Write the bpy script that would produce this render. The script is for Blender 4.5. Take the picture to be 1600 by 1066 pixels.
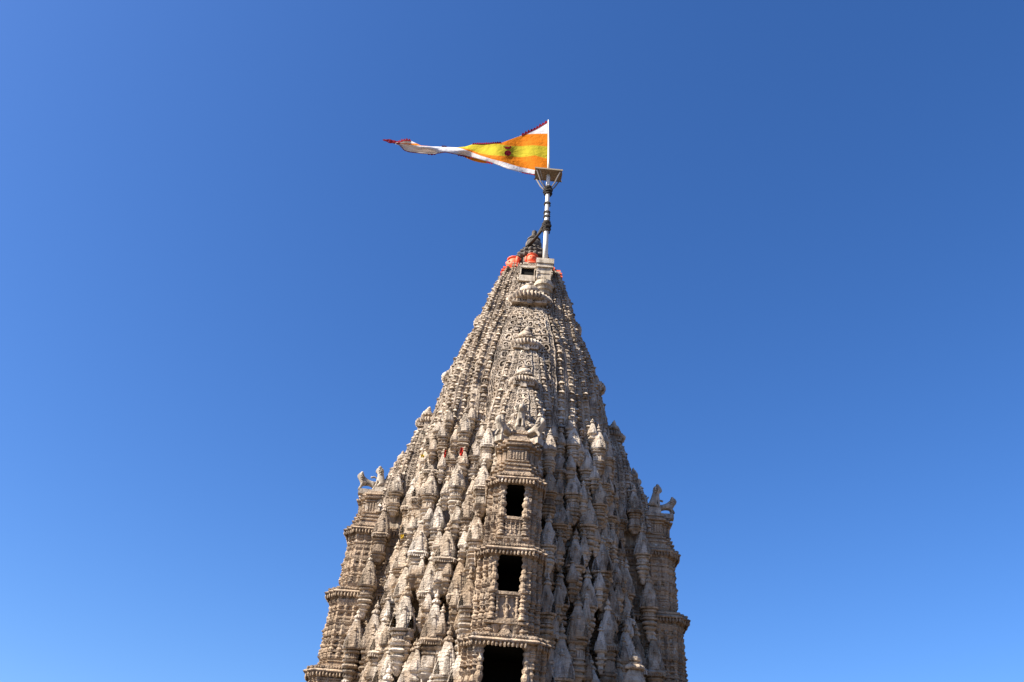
import bpy, math, random
import numpy as np
from mathutils import Matrix, Vector
from math import sin, cos, pi, radians, sqrt, hypot

S = bpy.context.scene
COL = S.collection
for o in list(bpy.data.objects):
    bpy.data.objects.remove(o)
rng = random.Random(7)

# ------------------------------------------------------------------ camera
CAMP = np.array([0.0, -50.0, 1.6])
PITCH, ROLL, YAW, FPX = radians(33.81), radians(4.81), radians(-1.13), 1383.0
FW = np.array([sin(YAW)*cos(PITCH), cos(YAW)*cos(PITCH), sin(PITCH)])
r0 = np.array([cos(YAW), -sin(YAW), 0.0]); u0 = np.cross(r0, FW)
RT = r0*cos(ROLL)+u0*sin(ROLL); UP = u0*cos(ROLL)-r0*sin(ROLL)
cd = bpy.data.cameras.new('camera'); cam = bpy.data.objects.new('camera', cd); COL.objects.link(cam)
cd.sensor_width = 36.0; cd.lens = FPX*36.0/1600.0; cd.clip_end = 5000; cd.clip_start = .1
M = Matrix.Identity(4)
for i in range(3):
    M[i][0] = RT[i]; M[i][1] = UP[i]; M[i][2] = -FW[i]; M[i][3] = CAMP[i]
cam.matrix_world = M
S.camera = cam

def un(px, py, Y=0.0):
    "measured photo position -> real place on the vertical plane y = Y"
    d = RT*(px-800)/FPX+UP*(533-py)/FPX+FW
    return CAMP+d*(Y-CAMP[1])/d[1]

# ------------------------------------------------------------------ light
SUN_AZ = radians(-67)       # measured from the camera side (-y) towards -x
SUN_EL = radians(42)
sv = Vector((sin(SUN_AZ)*cos(SUN_EL), -cos(SUN_AZ)*cos(SUN_EL), sin(SUN_EL)))
w = bpy.data.worlds.new('World'); S.world = w; w.use_nodes = True
nt = w.node_tree; nt.nodes.clear()
sky = nt.nodes.new('ShaderNodeTexSky'); sky.sky_type = 'NISHITA'; sky.sun_disc = False
sky.sun_elevation = SUN_EL
sky.sun_rotation = math.atan2(sv.x, sv.y)
sky.air_density = 1.0; sky.dust_density = 1.1; sky.ozone_density = 3.2; sky.altitude = 50
bg = nt.nodes.new('ShaderNodeBackground'); bg.inputs[1].default_value = 0.0515
ho = nt.nodes.new('ShaderNodeHueSaturation'); ho.inputs['Saturation'].default_value = 1.18
wo = nt.nodes.new('ShaderNodeOutputWorld')
gm = nt.nodes.new('ShaderNodeGamma'); gm.inputs[1].default_value = 1.06
tint = nt.nodes.new('ShaderNodeMix'); tint.data_type = 'RGBA'; tint.blend_type = 'MULTIPLY'; tint.inputs[0].default_value = 1
tint.inputs[7].default_value = (.80, .94, 1.20, 1)
nt.links.new(sky.outputs[0], gm.inputs[0]); nt.links.new(gm.outputs[0], ho.inputs['Color']); nt.links.new(ho.outputs[0], tint.inputs[6])
nt.links.new(tint.outputs[2], bg.inputs[0])
nt.links.new(bg.outputs[0], wo.inputs[0])
sl = bpy.data.lights.new('sun', 'SUN'); sl.energy = 5.0; sl.angle = radians(.5); sl.color = (1, .93, .82)
so = bpy.data.objects.new('sun', sl); COL.objects.link(so)
so.rotation_euler = sv.to_track_quat('Z', 'Y').to_euler(); so.location = sv*100
S.view_settings.view_transform = 'Standard'; S.view_settings.look = 'None'
S.view_settings.exposure = 1.6; S.view_settings.gamma = 1

# ------------------------------------------------------------------ materials
def nodes_mat(name):
    m = bpy.data.materials.new(name); m.use_nodes = True
    t = m.node_tree; t.nodes.clear()
    out = t.nodes.new('ShaderNodeOutputMaterial'); b = t.nodes.new('ShaderNodeBsdfPrincipled')
    t.links.new(b.outputs[0], out.inputs[0])
    return m, t, b

KA = .86      # all surfaces a little darker than at first guess, the exposure is raised to match
def kd(c, k=KA): return tuple(v*k for v in c)
def stone(name, base, pale, dark, white=0.0, wscale=1.3, rough=.92, bump=.5, carve=0.0, brown=None, soot=0.0, vary=0.0):
    base, pale, dark = kd(base), kd(pale), kd(dark, .66)
    if brown: brown = kd(brown)
    m, t, b = nodes_mat(name); N = t.nodes.new; L = t.links.new
    geo = N('ShaderNodeNewGeometry')
    def mapped(sc):
        mp = N('ShaderNodeMapping'); mp.inputs['Scale'].default_value = sc
        L(geo.outputs['Position'], mp.inputs['Vector']); return mp.outputs[0]
    def noise(sc, scale, detail=4, r=.6):
        n = N('ShaderNodeTexNoise'); n.inputs['Scale'].default_value = scale
        n.inputs['Detail'].default_value = detail; n.inputs['Roughness'].default_value = r
        L(mapped(sc), n.inputs['Vector']); return n.outputs['Fac']
    def ramp(f, a, c, va=0.0, vc=1.0):
        r = N('ShaderNodeMapRange'); r.inputs[1].default_value = a; r.inputs[2].default_value = c
        r.inputs[3].default_value = va; r.inputs[4].default_value = vc
        L(f, r.inputs[0]); return r.outputs[0]
    def mix(f, A, B, mode='MIX'):
        x = N('ShaderNodeMix'); x.data_type = 'RGBA'; x.blend_type = mode
        if isinstance(f, float): x.inputs[0].default_value = f
        else: L(f, x.inputs[0])
        for v, i in ((A, 6), (B, 7)):
            if isinstance(v, tuple): x.inputs[i].default_value = (*v, 1)
            else: L(v, x.inputs[i])
        return x.outputs[2]
    c = mix(ramp(noise((1, 1, 1), .9, 5), .36, .64), base, pale)
    c = mix(ramp(noise((1, 1, .35), 2.3, 6, .7), .45, .72), c, dark)
    if brown:
        sx = N('ShaderNodeSeparateXYZ'); L(geo.outputs['Position'], sx.inputs[0])
        a1 = N('ShaderNodeMath'); a1.operation = 'MULTIPLY'
        L(ramp(sx.outputs[2], 27.0, 19.0), a1.inputs[0]); L(ramp(noise((1, 1, 1), .6, 3), .35, .6), a1.inputs[1])
        c = mix(a1.outputs[0], c, brown)
    # block joints: each course a touch different in tone
    vo = N('ShaderNodeTexVoronoi'); vo.feature = 'F1'; vo.inputs['Scale'].default_value = 1.6
    L(mapped((1, 1, 2.2)), vo.inputs['Vector'])
    hv = N('ShaderNodeSeparateColor'); L(vo.outputs['Color'], hv.inputs[0])
    tone = N('ShaderNodeCombineColor')
    tv = ramp(hv.outputs[0], 0, 1, .80, 1.14)
    for i in range(3): L(tv, tone.inputs[i])
    c = mix(1.0, c, tone.outputs[0], 'MULTIPLY')
    if vary > 0:
        oi = N('ShaderNodeObjectInfo')
        c = mix(ramp(oi.outputs['Random'], .35, 1.0, 0, vary), c, (.56, .49, .40))
        c = mix(ramp(oi.outputs['Random'], .30, .0, 0, vary*.9), c, dark)
    if white > 0:
        f = noise((1, 1, .55), wscale, 7, .68)
        c = mix(ramp(f, .60-white*.25, .70-white*.2, 0.0, .75), c, (.60, .535, .455))
    f3 = noise((1, 1, .12), 2.6, 6, .75)
    c = mix(ramp(f3, .50, .64, 0, .78), c, (dark[0]*.4, dark[1]*.42, dark[2]*.45))
    f2 = noise((1, 1, .2), 5.0, 5, .7)
    c = mix(ramp(f2, .54, .72, 0, .55), c, (dark[0]*.55, dark[1]*.55, dark[2]*.55))
    if soot > 0: c = mix(soot, c, (.03, .027, .024))
    L(c, b.inputs['Base Color']); b.inputs['Roughness'].default_value = rough
    b.inputs['Specular IOR Level'].default_value = .2
    h = noise((1, 1, 1), 9, 7, .72)
    bp = N('ShaderNodeBump'); bp.inputs['Strength'].default_value = bump; bp.inputs['Distance'].default_value = .12
    L(h, bp.inputs['Height']); last = bp.outputs[0]
    if carve > 0:
        v2 = N('ShaderNodeTexVoronoi'); v2.feature = 'DISTANCE_TO_EDGE'; v2.inputs['Scale'].default_value = 5.5
        L(mapped((1, 1, 1.3)), v2.inputs['Vector'])
        bp2 = N('ShaderNodeBump'); bp2.inputs['Strength'].default_value = carve; bp2.inputs['Distance'].default_value = .10
        L(v2.outputs['Distance'], bp2.inputs['Height']); L(last, bp2.inputs['Normal']); last = bp2.outputs[0]
    L(last, b.inputs['Normal'])
    return m

def plain(name, col, rough=.7, var=.25, scale=6, bump=.15, sub=0, metal=0.0):
    col = kd(col)
    m, t, b = nodes_mat(name); N = t.nodes.new; L = t.links.new
    geo = N('ShaderNodeNewGeometry'); n = N('ShaderNodeTexNoise'); n.inputs['Scale'].default_value = scale
    n.inputs['Detail'].default_value = 5; L(geo.outputs['Position'], n.inputs['Vector'])
    x = N('ShaderNodeMix'); x.data_type = 'RGBA'; L(n.outputs['Fac'], x.inputs[0])
    x.inputs[6].default_value = (*[c*(1-var) for c in col], 1); x.inputs[7].default_value = (*[min(1, c*(1+var)) for c in col], 1)
    L(x.outputs[2], b.inputs['Base Color']); b.inputs['Roughness'].default_value = rough; b.inputs['Metallic'].default_value = metal
    b.inputs['Specular IOR Level'].default_value = .25
    bp = N('ShaderNodeBump'); bp.inputs['Strength'].default_value = bump; bp.inputs['Distance'].default_value = .05
    L(n.outputs['Fac'], bp.inputs['Height']); L(bp.outputs[0], b.inputs['Normal'])
    return m

def cloth(name, col):
    col = kd(col)
    m, t, b = nodes_mat(name); N = t.nodes.new; L = t.links.new
    out = [n for n in t.nodes if n.type == 'OUTPUT_MATERIAL'][0]
    tr = N('ShaderNodeBsdfTranslucent'); tr.inputs[0].default_value = (*col, 1)
    b.inputs['Base Color'].default_value = (*col, 1); b.inputs['Roughness'].default_value = .85
    b.inputs['Specular IOR Level'].default_value = .1
    geo = N('ShaderNodeNewGeometry'); n = N('ShaderNodeTexNoise'); n.inputs['Scale'].default_value = 2.2
    n.inputs['Detail'].default_value = 3; n.inputs['Distortion'].default_value = .6
    L(geo.outputs['Position'], n.inputs['Vector'])
    bp = N('ShaderNodeBump'); bp.inputs['Strength'].default_value = .3; bp.inputs['Distance'].default_value = .22
    L(n.outputs['Fac'], bp.inputs['Height']); L(bp.outputs[0], b.inputs['Normal'])
    ms = N('ShaderNodeMixShader'); ms.inputs[0].default_value = .3
    L(b.outputs[0], ms.inputs[1]); L(tr.outputs[0], ms.inputs[2]); L(ms.outputs[0], out.inputs[0])
    return m

M_SPIRE = stone('spire_stone', (.45, .36, .27), (.58, .49, .39), (.25, .19, .14), white=.16, wscale=1.1, bump=.35)
M_WALL = stone('wall_stone', (.41, .30, .205), (.50, .39, .28), (.24, .18, .135), white=.05, bump=.5, carve=.45, brown=(.35, .255, .17))
M_TUR = stone('turret_stone', (.44, .335, .235), (.62, .52, .41), (.23, .165, .11), white=.42, wscale=.5, bump=.45, carve=.35, brown=(.37, .275, .185), vary=.55)
M_DARK = stone('weathered_dark_stone', (.13, .11, .095), (.2, .17, .145), (.07, .06, .052), bump=.5)
M_PALE = stone('pale_stone', (.50, .42, .31), (.60, .52, .42), (.36, .29, .22), white=.2, bump=.3)
M_ROOM = stone('opening_shade_black', (.006, .005, .0045), (.007, .006, .005), (.005, .0045, .004), bump=.2)  # deep shade inside the openings, put into the stone as a near-black colour
M_LION = stone('statue_stone', (.42, .35, .27), (.52, .45, .37), (.27, .215, .16), white=.1, bump=.4)
M_ORANGE = plain('vermilion_paint', (.78, .13, .055), .6, .18, 5, .3)
M_POLE = plain('white_pole_paint', (.66, .62, .56), .5, .15, 4)
M_ROPE = plain('dark_rope', (.055, .047, .04), .9, .4, 20, .5)
M_PLANK = plain('weathered_plank', (.26, .21, .15), .85, .4, 7, .4)
M_IRON = plain('iron_brace', (.20, .17, .15), .6, .3, 12)
M_RED = cloth('red_cloth', (.50, .03, .02)); M_YEL = cloth('yellow_cloth', (.75, .5, .05)); M_BLU = cloth('pale_blue_cloth', (.3, .5, .62))
M_GROUND = plain('paving', (.12, .085, .055), .9, .2, .5)

# ------------------------------------------------------------------ mesh kit
class MB:
    def __init__(s): s.v = []; s.f = []; s.n = 0; s.m = []
    def add(s, V, F, mi=0):
        V = np.asarray(V, float)
        s.v.append(V); k = s.n; s.f += [[i+k for i in f] for f in F]; s.n += len(V); s.m += [mi]*len(F)
    def box(s, x0, x1, y0, y1, z0, z1, R=None, mi=0):
        V = np.array([(x, y, z) for z in (z0, z1) for x, y in ((x0, y0), (x1, y0), (x1, y1), (x0, y1))], float)
        if R is not None: V = R(V)
        s.add(V, BOXF, mi)
    def stack(s, rings, cap=True, mi=0):
        "rings: list of (n,3) arrays"
        n = len(rings[0]); V = np.vstack(rings); F = []
        for k in range(len(rings)-1):
            a, b = k*n, (k+1)*n
            F += [[a+i, a+(i+1) % n, b+(i+1) % n, b+i] for i in range(n)]
        if cap:
            F.append(list(range(n))[::-1]); F.append([(len(rings)-1)*n+i for i in range(n)])
        s.add(V, F, mi)
    def lathe(s, c, prof, n=12, ribs=0, amp=0.0, mi=0):
        ang = np.arange(n)*2*pi/n
        k = 1+amp*np.cos(ang*ribs) if ribs else np.ones(n)
        s.stack([np.c_[c[0]+r*np.cos(ang)*(k if ribs and ra else 1), c[1]+r*np.sin(ang)*(k if ribs and ra else 1), np.full(n, c[2]+z)]
                 for z, r, ra in [(p+(1,))[:3] for p in prof]], mi=mi)
    def tube(s, pts, rad, n=8, mi=0):
        pts = [np.array(p, float) for p in pts]; R = []
        if not hasattr(rad, '__len__'): rad = [rad]*len(pts)
        for i, p in enumerate(pts):
            d = pts[min(i+1, len(pts)-1)]-pts[max(i-1, 0)]; d = d/np.linalg.norm(d)
            a = np.cross(d, [0, 1, 0] if abs(d[1]) < .9 else [1, 0, 0]); a /= np.linalg.norm(a); b = np.cross(d, a)
            R.append(np.array([p+rad[i]*(cos(t)*a+sin(t)*b) for t in np.arange(n)*2*pi/n]))
        s.stack(R, mi=mi)
    def build(s, name, mat, parent=None, smooth=False, loc=None):
        me = bpy.data.meshes.new(name)
        V = np.vstack(s.v)
        if mat in ERODE:       # hand-cut and weathered: nothing is quite straight
            A, k = ERODE[mat], 1.0
            for fr in (2.3, 6.1, 13.7):
                V = V+A*k*np.c_[np.sin(V[:, 1]*fr*1.3+V[:, 2]*fr*1.1+1.3)*np.sin(V[:, 0]*fr*.7+V[:, 2]*fr*.9), np.sin(V[:, 0]*fr*1.2+V[:, 2]*fr*.8+.4)*np.sin(V[:, 1]*fr+2.1), .8*np.sin(V[:, 0]*fr*1.1+V[:, 1]*fr*1.4+.9)*np.sin(V[:, 2]*fr*.5+V[:, 0]*fr)]
                k *= .7
        me.from_pydata(V.tolist(), [], s.f)
        for mm in (mat if isinstance(mat, (list, tuple)) else [mat]): me.materials.append(mm)
        if isinstance(mat, (list, tuple)): me.polygons.foreach_set('material_index', s.m)
        if smooth: me.polygons.foreach_set('use_smooth', [True]*len(s.f))
        me.update()
        o = bpy.data.objects.new(name, me); COL.objects.link(o)
        if parent: o.parent = parent
        if loc is not None: o.location = loc
        return o
ERODE = {M_SPIRE: .035, M_WALL: .022, M_TUR: .016, M_PALE: .012, M_LION: .01}
BOXF = [[3, 2, 1, 0], [4, 5, 6, 7], [0, 1, 5, 4], [1, 2, 6, 5], [2, 3, 7, 6], [3, 0, 4, 7]]

def outset(P, o):
    P = np.asarray(P, float); n = len(P); Q = []
    for i in range(n):
        a, b, c = P[i-1], P[i], P[(i+1) % n]
        d1 = (b-a)/np.linalg.norm(b-a); d2 = (c-b)/np.linalg.norm(c-b)
        n1 = np.array([d1[1], -d1[0]]); n2 = np.array([d2[1], -d2[0]])
        Q.append(b+(n1+n2)/(1+n1@n2)*o)
    return np.array(Q)
def rings(P, prof):
    "P ccw polygon, prof [(z,outset)]"
    return [np.c_[outset(P, o), np.full(len(P), z)] for z, o in prof]
def rot(k):
    "quarter turns: 0 front(-y) 1 right(+x) 2 back 3 left(-x)"
    a = k*pi/2; c, s_ = round(cos(a)), round(sin(a))
    R = np.array([[c, -s_, 0], [s_, c, 0], [0, 0, 1]], float)
    return lambda V: np.asarray(V, float)@R.T
def tag(o, label=None, cat=None, group=None, kind=None):
    for k, v in (('label', label), ('category', cat), ('group', group), ('kind', kind)):
        if v: o[k] = v
    return o
def empty(name, loc=(0, 0, 0), parent=None):
    o = bpy.data.objects.new(name, None); o.empty_display_size = .3; COL.objects.link(o); o.location = loc
    if parent: o.parent = parent
    return o
def copy_tree(o, parent=None):
    c = o.copy(); COL.objects.link(c); c.parent = parent
    for ch in [x for x in o.children]: copy_tree(ch, c)
    return c

# ------------------------------------------------------------------ relief units: (a -.5..+.5 , b 0..1 , o metres out)
def U():
    return MB()
def ubox(m, a0, a1, b0, b1, o0, o1, o1b=None):
    o1b = o1 if o1b is None else o1b
    V = [(a0, b0, o0), (a1, b0, o0), (a1, b0, o1), (a0, b0, o1), (a0, b1, o0), (a1, b1, o0), (a1, b1, o1b), (a0, b1, o1b)]
    m.add(V, [[0, 1, 2, 3], [7, 6, 5, 4], [3, 2, 6, 7], [0, 3, 7, 4], [2, 1, 5, 6]])
def uhole(m, ca, cb, ha, hb, rr, o0, o1, n=10, rx=None):
    "plate with a round hole, free edges closed"
    V = []; F = []
    for i in range(n):
        t = 2*pi*(i+.5)/n; c, s_ = cos(t), sin(t); k = 1/max(abs(c), abs(s_))
        V += [(ca+ha*c*k, cb+hb*s_*k, o1), (ca+ha*rr*c, cb+hb*rr*s_, o1), (ca+ha*rr*c, cb+hb*rr*s_, o0), (ca+ha*c*k, cb+hb*s_*k, 0)]
    for i in range(n):
        j = (i+1) % n
        F += [[4*i, 4*j, 4*j+1, 4*i+1], [4*i+1, 4*j+1, 4*j+2, 4*i+2], [4*j, 4*i, 4*i+3, 4*j+3]]
    m.add(V, F)
def u_jali(nh=2, d=.22, var=0):
    m = U(); ubox(m, -.5, .5, 0, 1, -.5, 0); ubox(m, -.5, .5, 0, .07, 0, d*1.15)
    w_ = 1.0/nh
    for i in range(nh):
        c = -.5+w_*(i+.5); sg = 1 if i % 2 else -1
        uhole(m, c, .56, w_*.465, .40, .78 if var == 0 else .7, 0, d)
        if var == 0:
            ubox(m, min(c-sg*.02*w_, c+sg*.36*w_), max(c-sg*.02*w_, c+sg*.36*w_), .47, .62, 0, d*.85); ubox(m, c-.10*w_, c+.10*w_, .36, .74, 0, d*.6)
        else:
            ubox(m, c-.30*w_, c+.30*w_, .52, .60, 0, d*.9); ubox(m, c-.05*w_, c+.05*w_, .25, .88, 0, d*.9)
    ubox(m, -.07, .07, .42, .72, d*.9, d*1.35)
    return m
def u_hook(d=.24):
    m = U(); ubox(m, -.5, .5, 0, 1, -.5, 0); ubox(m, -.5, .5, 0, .12, 0, d+.06)
    uhole(m, 0, .55, .5, .43, .78, 0, d, 12)
    V = []; F = []; n = 7     # horseshoe inside
    for i in range(n+1):
        t = pi*(-.2+1.4*i/n)
        V += [(.24*cos(t), .50+.26*sin(t), d*.8), (.11*cos(t), .50+.12*sin(t), d*.8), (.24*cos(t), .50+.26*sin(t), 0), (.11*cos(t), .50+.12*sin(t), 0)]
    for i in range(n):
        a, b = 4*i, 4*i+4; F += [[a, a+1, b+1, b], [a+2, a, b, b+2], [a+1, a+3, b+3, b+1]]
    m.add(V, F); return m
def u_niche(d=.26):
    m = U(); ubox(m, -.5, .5, 0, 1, -.5, 0)
    ubox(m, -.36, .36, .02, .08, 0, d*.6); ubox(m, -.30, .30, .08, .14, 0, d*.4)
    ubox(m, -.26, .26, .14, .50, 0, d*.62); ubox(m, -.5, -.40, .0, .9, 0, d*.3); ubox(m, .40, .5, .0, .9, 0, d*.3)
    ubox(m, -.10, .10, .16, .42, d*.6, d*.8)
    V = [(-.38, .50, 0), (.38, .50, 0), (.34, .60, 0), (.12, .84, 0), (0, 1.04, 0), (-.12, .84, 0), (-.34, .60, 0)]
    W = [(a, b, d*(1.15 if b < .55 else 1.05 if b < .7 else .7 if b < .9 else .35)) for a, b, _ in V]
    n = 7
    m.add(V+W, [list(range(n, 2*n))]+[[i, (i+1) % n, n+(i+1) % n, n+i] for i in range(n)])
    return m
def u_shrine(d=.26):
    m = U(); ubox(m, -.5, .5, 0, 1, -.5, 0)
    ubox(m, -.32, .32, .02, .08, 0, d*.55); ubox(m, -.24, .24, .08, .16, 0, d*.4); ubox(m, -.30, .30, .16, .22, 0, d*.6)
    ubox(m, -.20, -.06, .24, .52, 0, d*.6); ubox(m, .06, .20, .24, .52, 0, d*.6); ubox(m, -.34, .34, .52, .60, 0, d*.8)
    ubox(m, -.26, .26, .60, .72, 0, d*.75, d*.6); ubox(m, -.17, .17, .72, .84, 0, d*.6, d*.45); ubox(m, -.08, .08, .84, .98, 0, d*.4, d*.2)
    ubox(m, -.5, -.42, 0, 1, 0, d*.3); ubox(m, .42, .5, 0, 1, 0, d*.3)
    return m
def u_ladder(d=.09):
    m = U(); ubox(m, -.5, .5, 0, 1, -.5, 0); ubox(m, -.5, -.28, 0, 1, 0, d); ubox(m, .28, .5, 0, 1, 0, d)
    ubox(m, -.28, .28, .0, .5, 0, d*.8)
    return m
def u_course(d=.2):
    m = U(); ubox(m, -.5, .5, 0, 1, -.5, 0)
    ubox(m, -.5, .5, 0, .16, 0, d); ubox(m, -.5, .5, .16, .3, 0, d*.55, d*.3)
    ubox(m, -.5, .5, .42, .56, 0, d*.7); ubox(m, -.42, -.1, .56, .8, 0, d*.5); ubox(m, .1, .42, .56, .8, 0, d*.5); ubox(m, -.5, .5, .8, .9, 0, d*.8)
    return m
def u_corner(d=.22):
    "corner block, amalaka like cushion between ledges"
    m = U(); ubox(m, -.5, .5, 0, 1, -.5, 0)
    ubox(m, -.5, .6, 0, .12, 0, d); ubox(m, -.5, .45, .12, .26, 0, d*.35)
    n = 7
    for i in range(n):
        a = -.5+1.05*i/n; ubox(m, a, a+.8/n*1.05, .26, .6, 0, d*(.75+.2*sin(pi*(i+.5)/n)), d*.6)
    ubox(m, -.5, .55, .62, .74, 0, d*.85); ubox(m, -.3, .35, .74, .96, 0, d*.55, d*.2)
    return m
UJV, UJW, US = u_jali(2, .22, 1), u_jali(3, .22, 1), u_shrine()
UJ2, UJ3, UH, UN, UL, UC, UK = u_jali(2), u_jali(3), u_hook(), u_niche(), u_ladder(), u_course(), u_corner()

class Spire:
    def __init__(s, c, zs, hs): s.c, s.zs, s.hs = c, np.array(zs), np.array(hs)
    def h(s, z): return np.interp(z, s.zs, s.hs)
    def band(s, m, k, f0, f1, out, unit, z0, z1, aspect=None, pitch=None, mirror=False, jit=0.0, oscale=1.0, c=None, of=0.0):
        """lay copies of a relief unit up one band (fractions f0..f1 of the half width) of face k"""
        R = rot(k); z = z0; alt = {id(UJ2): UJV, id(UJ3): UJW, id(UN): US, id(UK): UN}.get(id(unit)); unit0 = unit
        UV = np.vstack(unit.v); c = s.c if c is None else c
        while z < z1:
            if alt is not None: unit = alt if rng.random() < (.35 if unit0 in (UJ2, UJ3) else .3) else unit0; UV = np.vstack(unit.v)
            wd = (f1-f0)*s.h(z)
            p = pitch if pitch else max(.12, wd/aspect)
            if z+p > z1+.3*p: break
            a, b, o = UV[:, 0]*(-1 if mirror else 1), UV[:, 1], UV[:, 2]
            zz = z+b*p; hh = s.h(zz); fr = f0+(f1-f0)*(a+.5)
            j = rng.uniform(-jit, jit)
            o2 = np.where(o > 0, o*(oscale*min(1, .45+.55*p/.6))*(1+j), o)
            P = np.c_[fr*hh, -(hh*(1+of)+out+o2), zz]
            P = R(P)+np.array([c[0], c[1], 0])
            m.add(P, [f[::-1] for f in unit.f] if mirror else unit.f)
            z += p

# ------------------------------------------------------------------ the tower
tower = empty('temple_tower')
tag(tower, 'tall carved sandstone temple spire with balconies and clustered turrets', 'temple')

ARMS = [0, 1, 3]     # front, right, left (the back is plain)
MAIN = Spire((0, 0), [20, 24, 26, 29, 32, 35, 37, 39, 40.1], [4.8, 4.75, 4.7, 4.4, 3.85, 3.25, 2.8, 2.26, 1.86])

def ratha_core(h, e, s1=.52, s2=.70, d1=.055, d2=.12):
    q = [(s1*h, -h+e), (s1*h, -h*(1-d1)+e), (s2*h, -h*(1-d1)+e), (s2*h, -h*(1-d2)+e), (h*(1-d2)-e, -h*(1-d2)+e)]
    q = q+[(-b, -a) for a, b in q[:-1][::-1]]
    P = []
    for k in range(4): P += rot(k)(np.c_[np.array(q), np.zeros(len(q))])[:, :2].tolist()
    return np.array(P)
def spire_faces(m, sp, k, z0, z1, style):
    if style == 'main':
        for sg in (1, -1):
            mi = sg < 0
            def B(f0, f1, out, u, **kw):
                if sg > 0: sp.band(m, k, f0, f1, out, u, z0, z1, **kw)
                else: sp.band(m, k, -f1, -f0, out, u, z0, z1, mirror=True, **kw)
            B(.0, .24, .0, UJ2, aspect=1.1)
            B(.24, .27, .12, UL, pitch=.22)
            B(.275, .48, .0, UJ2, aspect=1.05)
            B(.485, .515, .10, UL, pitch=.2)
            B(.53, .60, .02, UN, pitch=.44, jit=.5, of=-.055)
            B(.605, .685, .02, UN, pitch=.50, jit=.5, of=-.055)
            B(.69, .715, .12, UL, pitch=.25, of=-.11)
            B(.73, .80, .0, UN, pitch=.5, jit=.4, of=-.12)
            B(.81, .89, .0, UN, pitch=.46, jit=.5, oscale=1.1, of=-.12)
    elif style == 'wide':
        for sg in (1, -1):
            def B(f0, f1, out, u, **kw):
                if sg > 0: sp.band(m, k, f0, f1, out, u, z0, z1, **kw)
                else: sp.band(m, k, -f1, -f0, out, u, z0, z1, mirror=True, **kw)
            B(.0, .5, .12, UJ3, aspect=2.0)
            B(.5, .545, .18, UL, pitch=.2)
            B(.56, .60, .14, UL, pitch=.26)
            B(.62, .76, .02, UN, pitch=.6, jit=.4, of=-.045)
            B(.77, .80, .10, UL, pitch=.22, of=-.09)
            B(.82, .93, .0, UN, pitch=.54, jit=.4, of=-.10)
    else:
        for sg in (1, -1):
            def B(f0, f1, out, u, **kw):
                if sg > 0: sp.band(m, k, f0, f1, out, u, z0, z1, **kw)
                else: sp.band(m, k, -f1, -f0, out, u, z0, z1, mirror=True, **kw)
            B(.0, .36, .08, UH, aspect=.9, oscale=.8)
            B(.36, .44, .13, UL, pitch=.18)
            B(.46, .68, .10, UH, aspect=1.0, oscale=.6)
            B(.68, .74, .12, UL, pitch=.2)
            B(.74, 1.0, 0, UN, pitch=.56, jit=.25, oscale=.8)

m = MB()
for k in range(4):
    if k == 2:
        m2z = [20+i*1.0 for i in range(22)]
        continue
    spire_faces(m, MAIN, k, 24.0, 40.05, 'main')
core = [np.c_[ratha_core(h, .08), np.full(36, z)] for z, h in [(z, float(MAIN.h(z))) for z in np.arange(18, 40.2, .4)]]
m.stack(core)
main = m.build('main_spire', M_SPIRE, tower)

def amalaka(m, c, r, h, ribs=20):
    "fluted cushion disc"
    pr = []
    for i in range(7):
        t = -1+2*i/6; pr.append((h*(.5+.5*t), r*(.78+.24*sqrt(max(0, 1-t*t)))))
    m.lathe(c, [(0, r*.7, 0)]+pr+[(h, r*.6, 0)], n=ribs*4, ribs=ribs, amp=.06)
def kalasha(m, c, s, n=14):
    m.lathe(c, [(0, .5*s), (.08*s, .55*s), (.12*s, .35*s), (.2*s, .3*s), (.3*s, .52*s), (.5*s, .66*s), (.72*s, .55*s), (.85*s, .28*s),
                (.92*s, .24*s), (.96*s, .36*s), (1.02*s, .36*s), (1.06*s, .2*s), (1.25*s, .2*s), (1.5*s, .08*s), (1.62*s, .03*s)], n=n)

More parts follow.
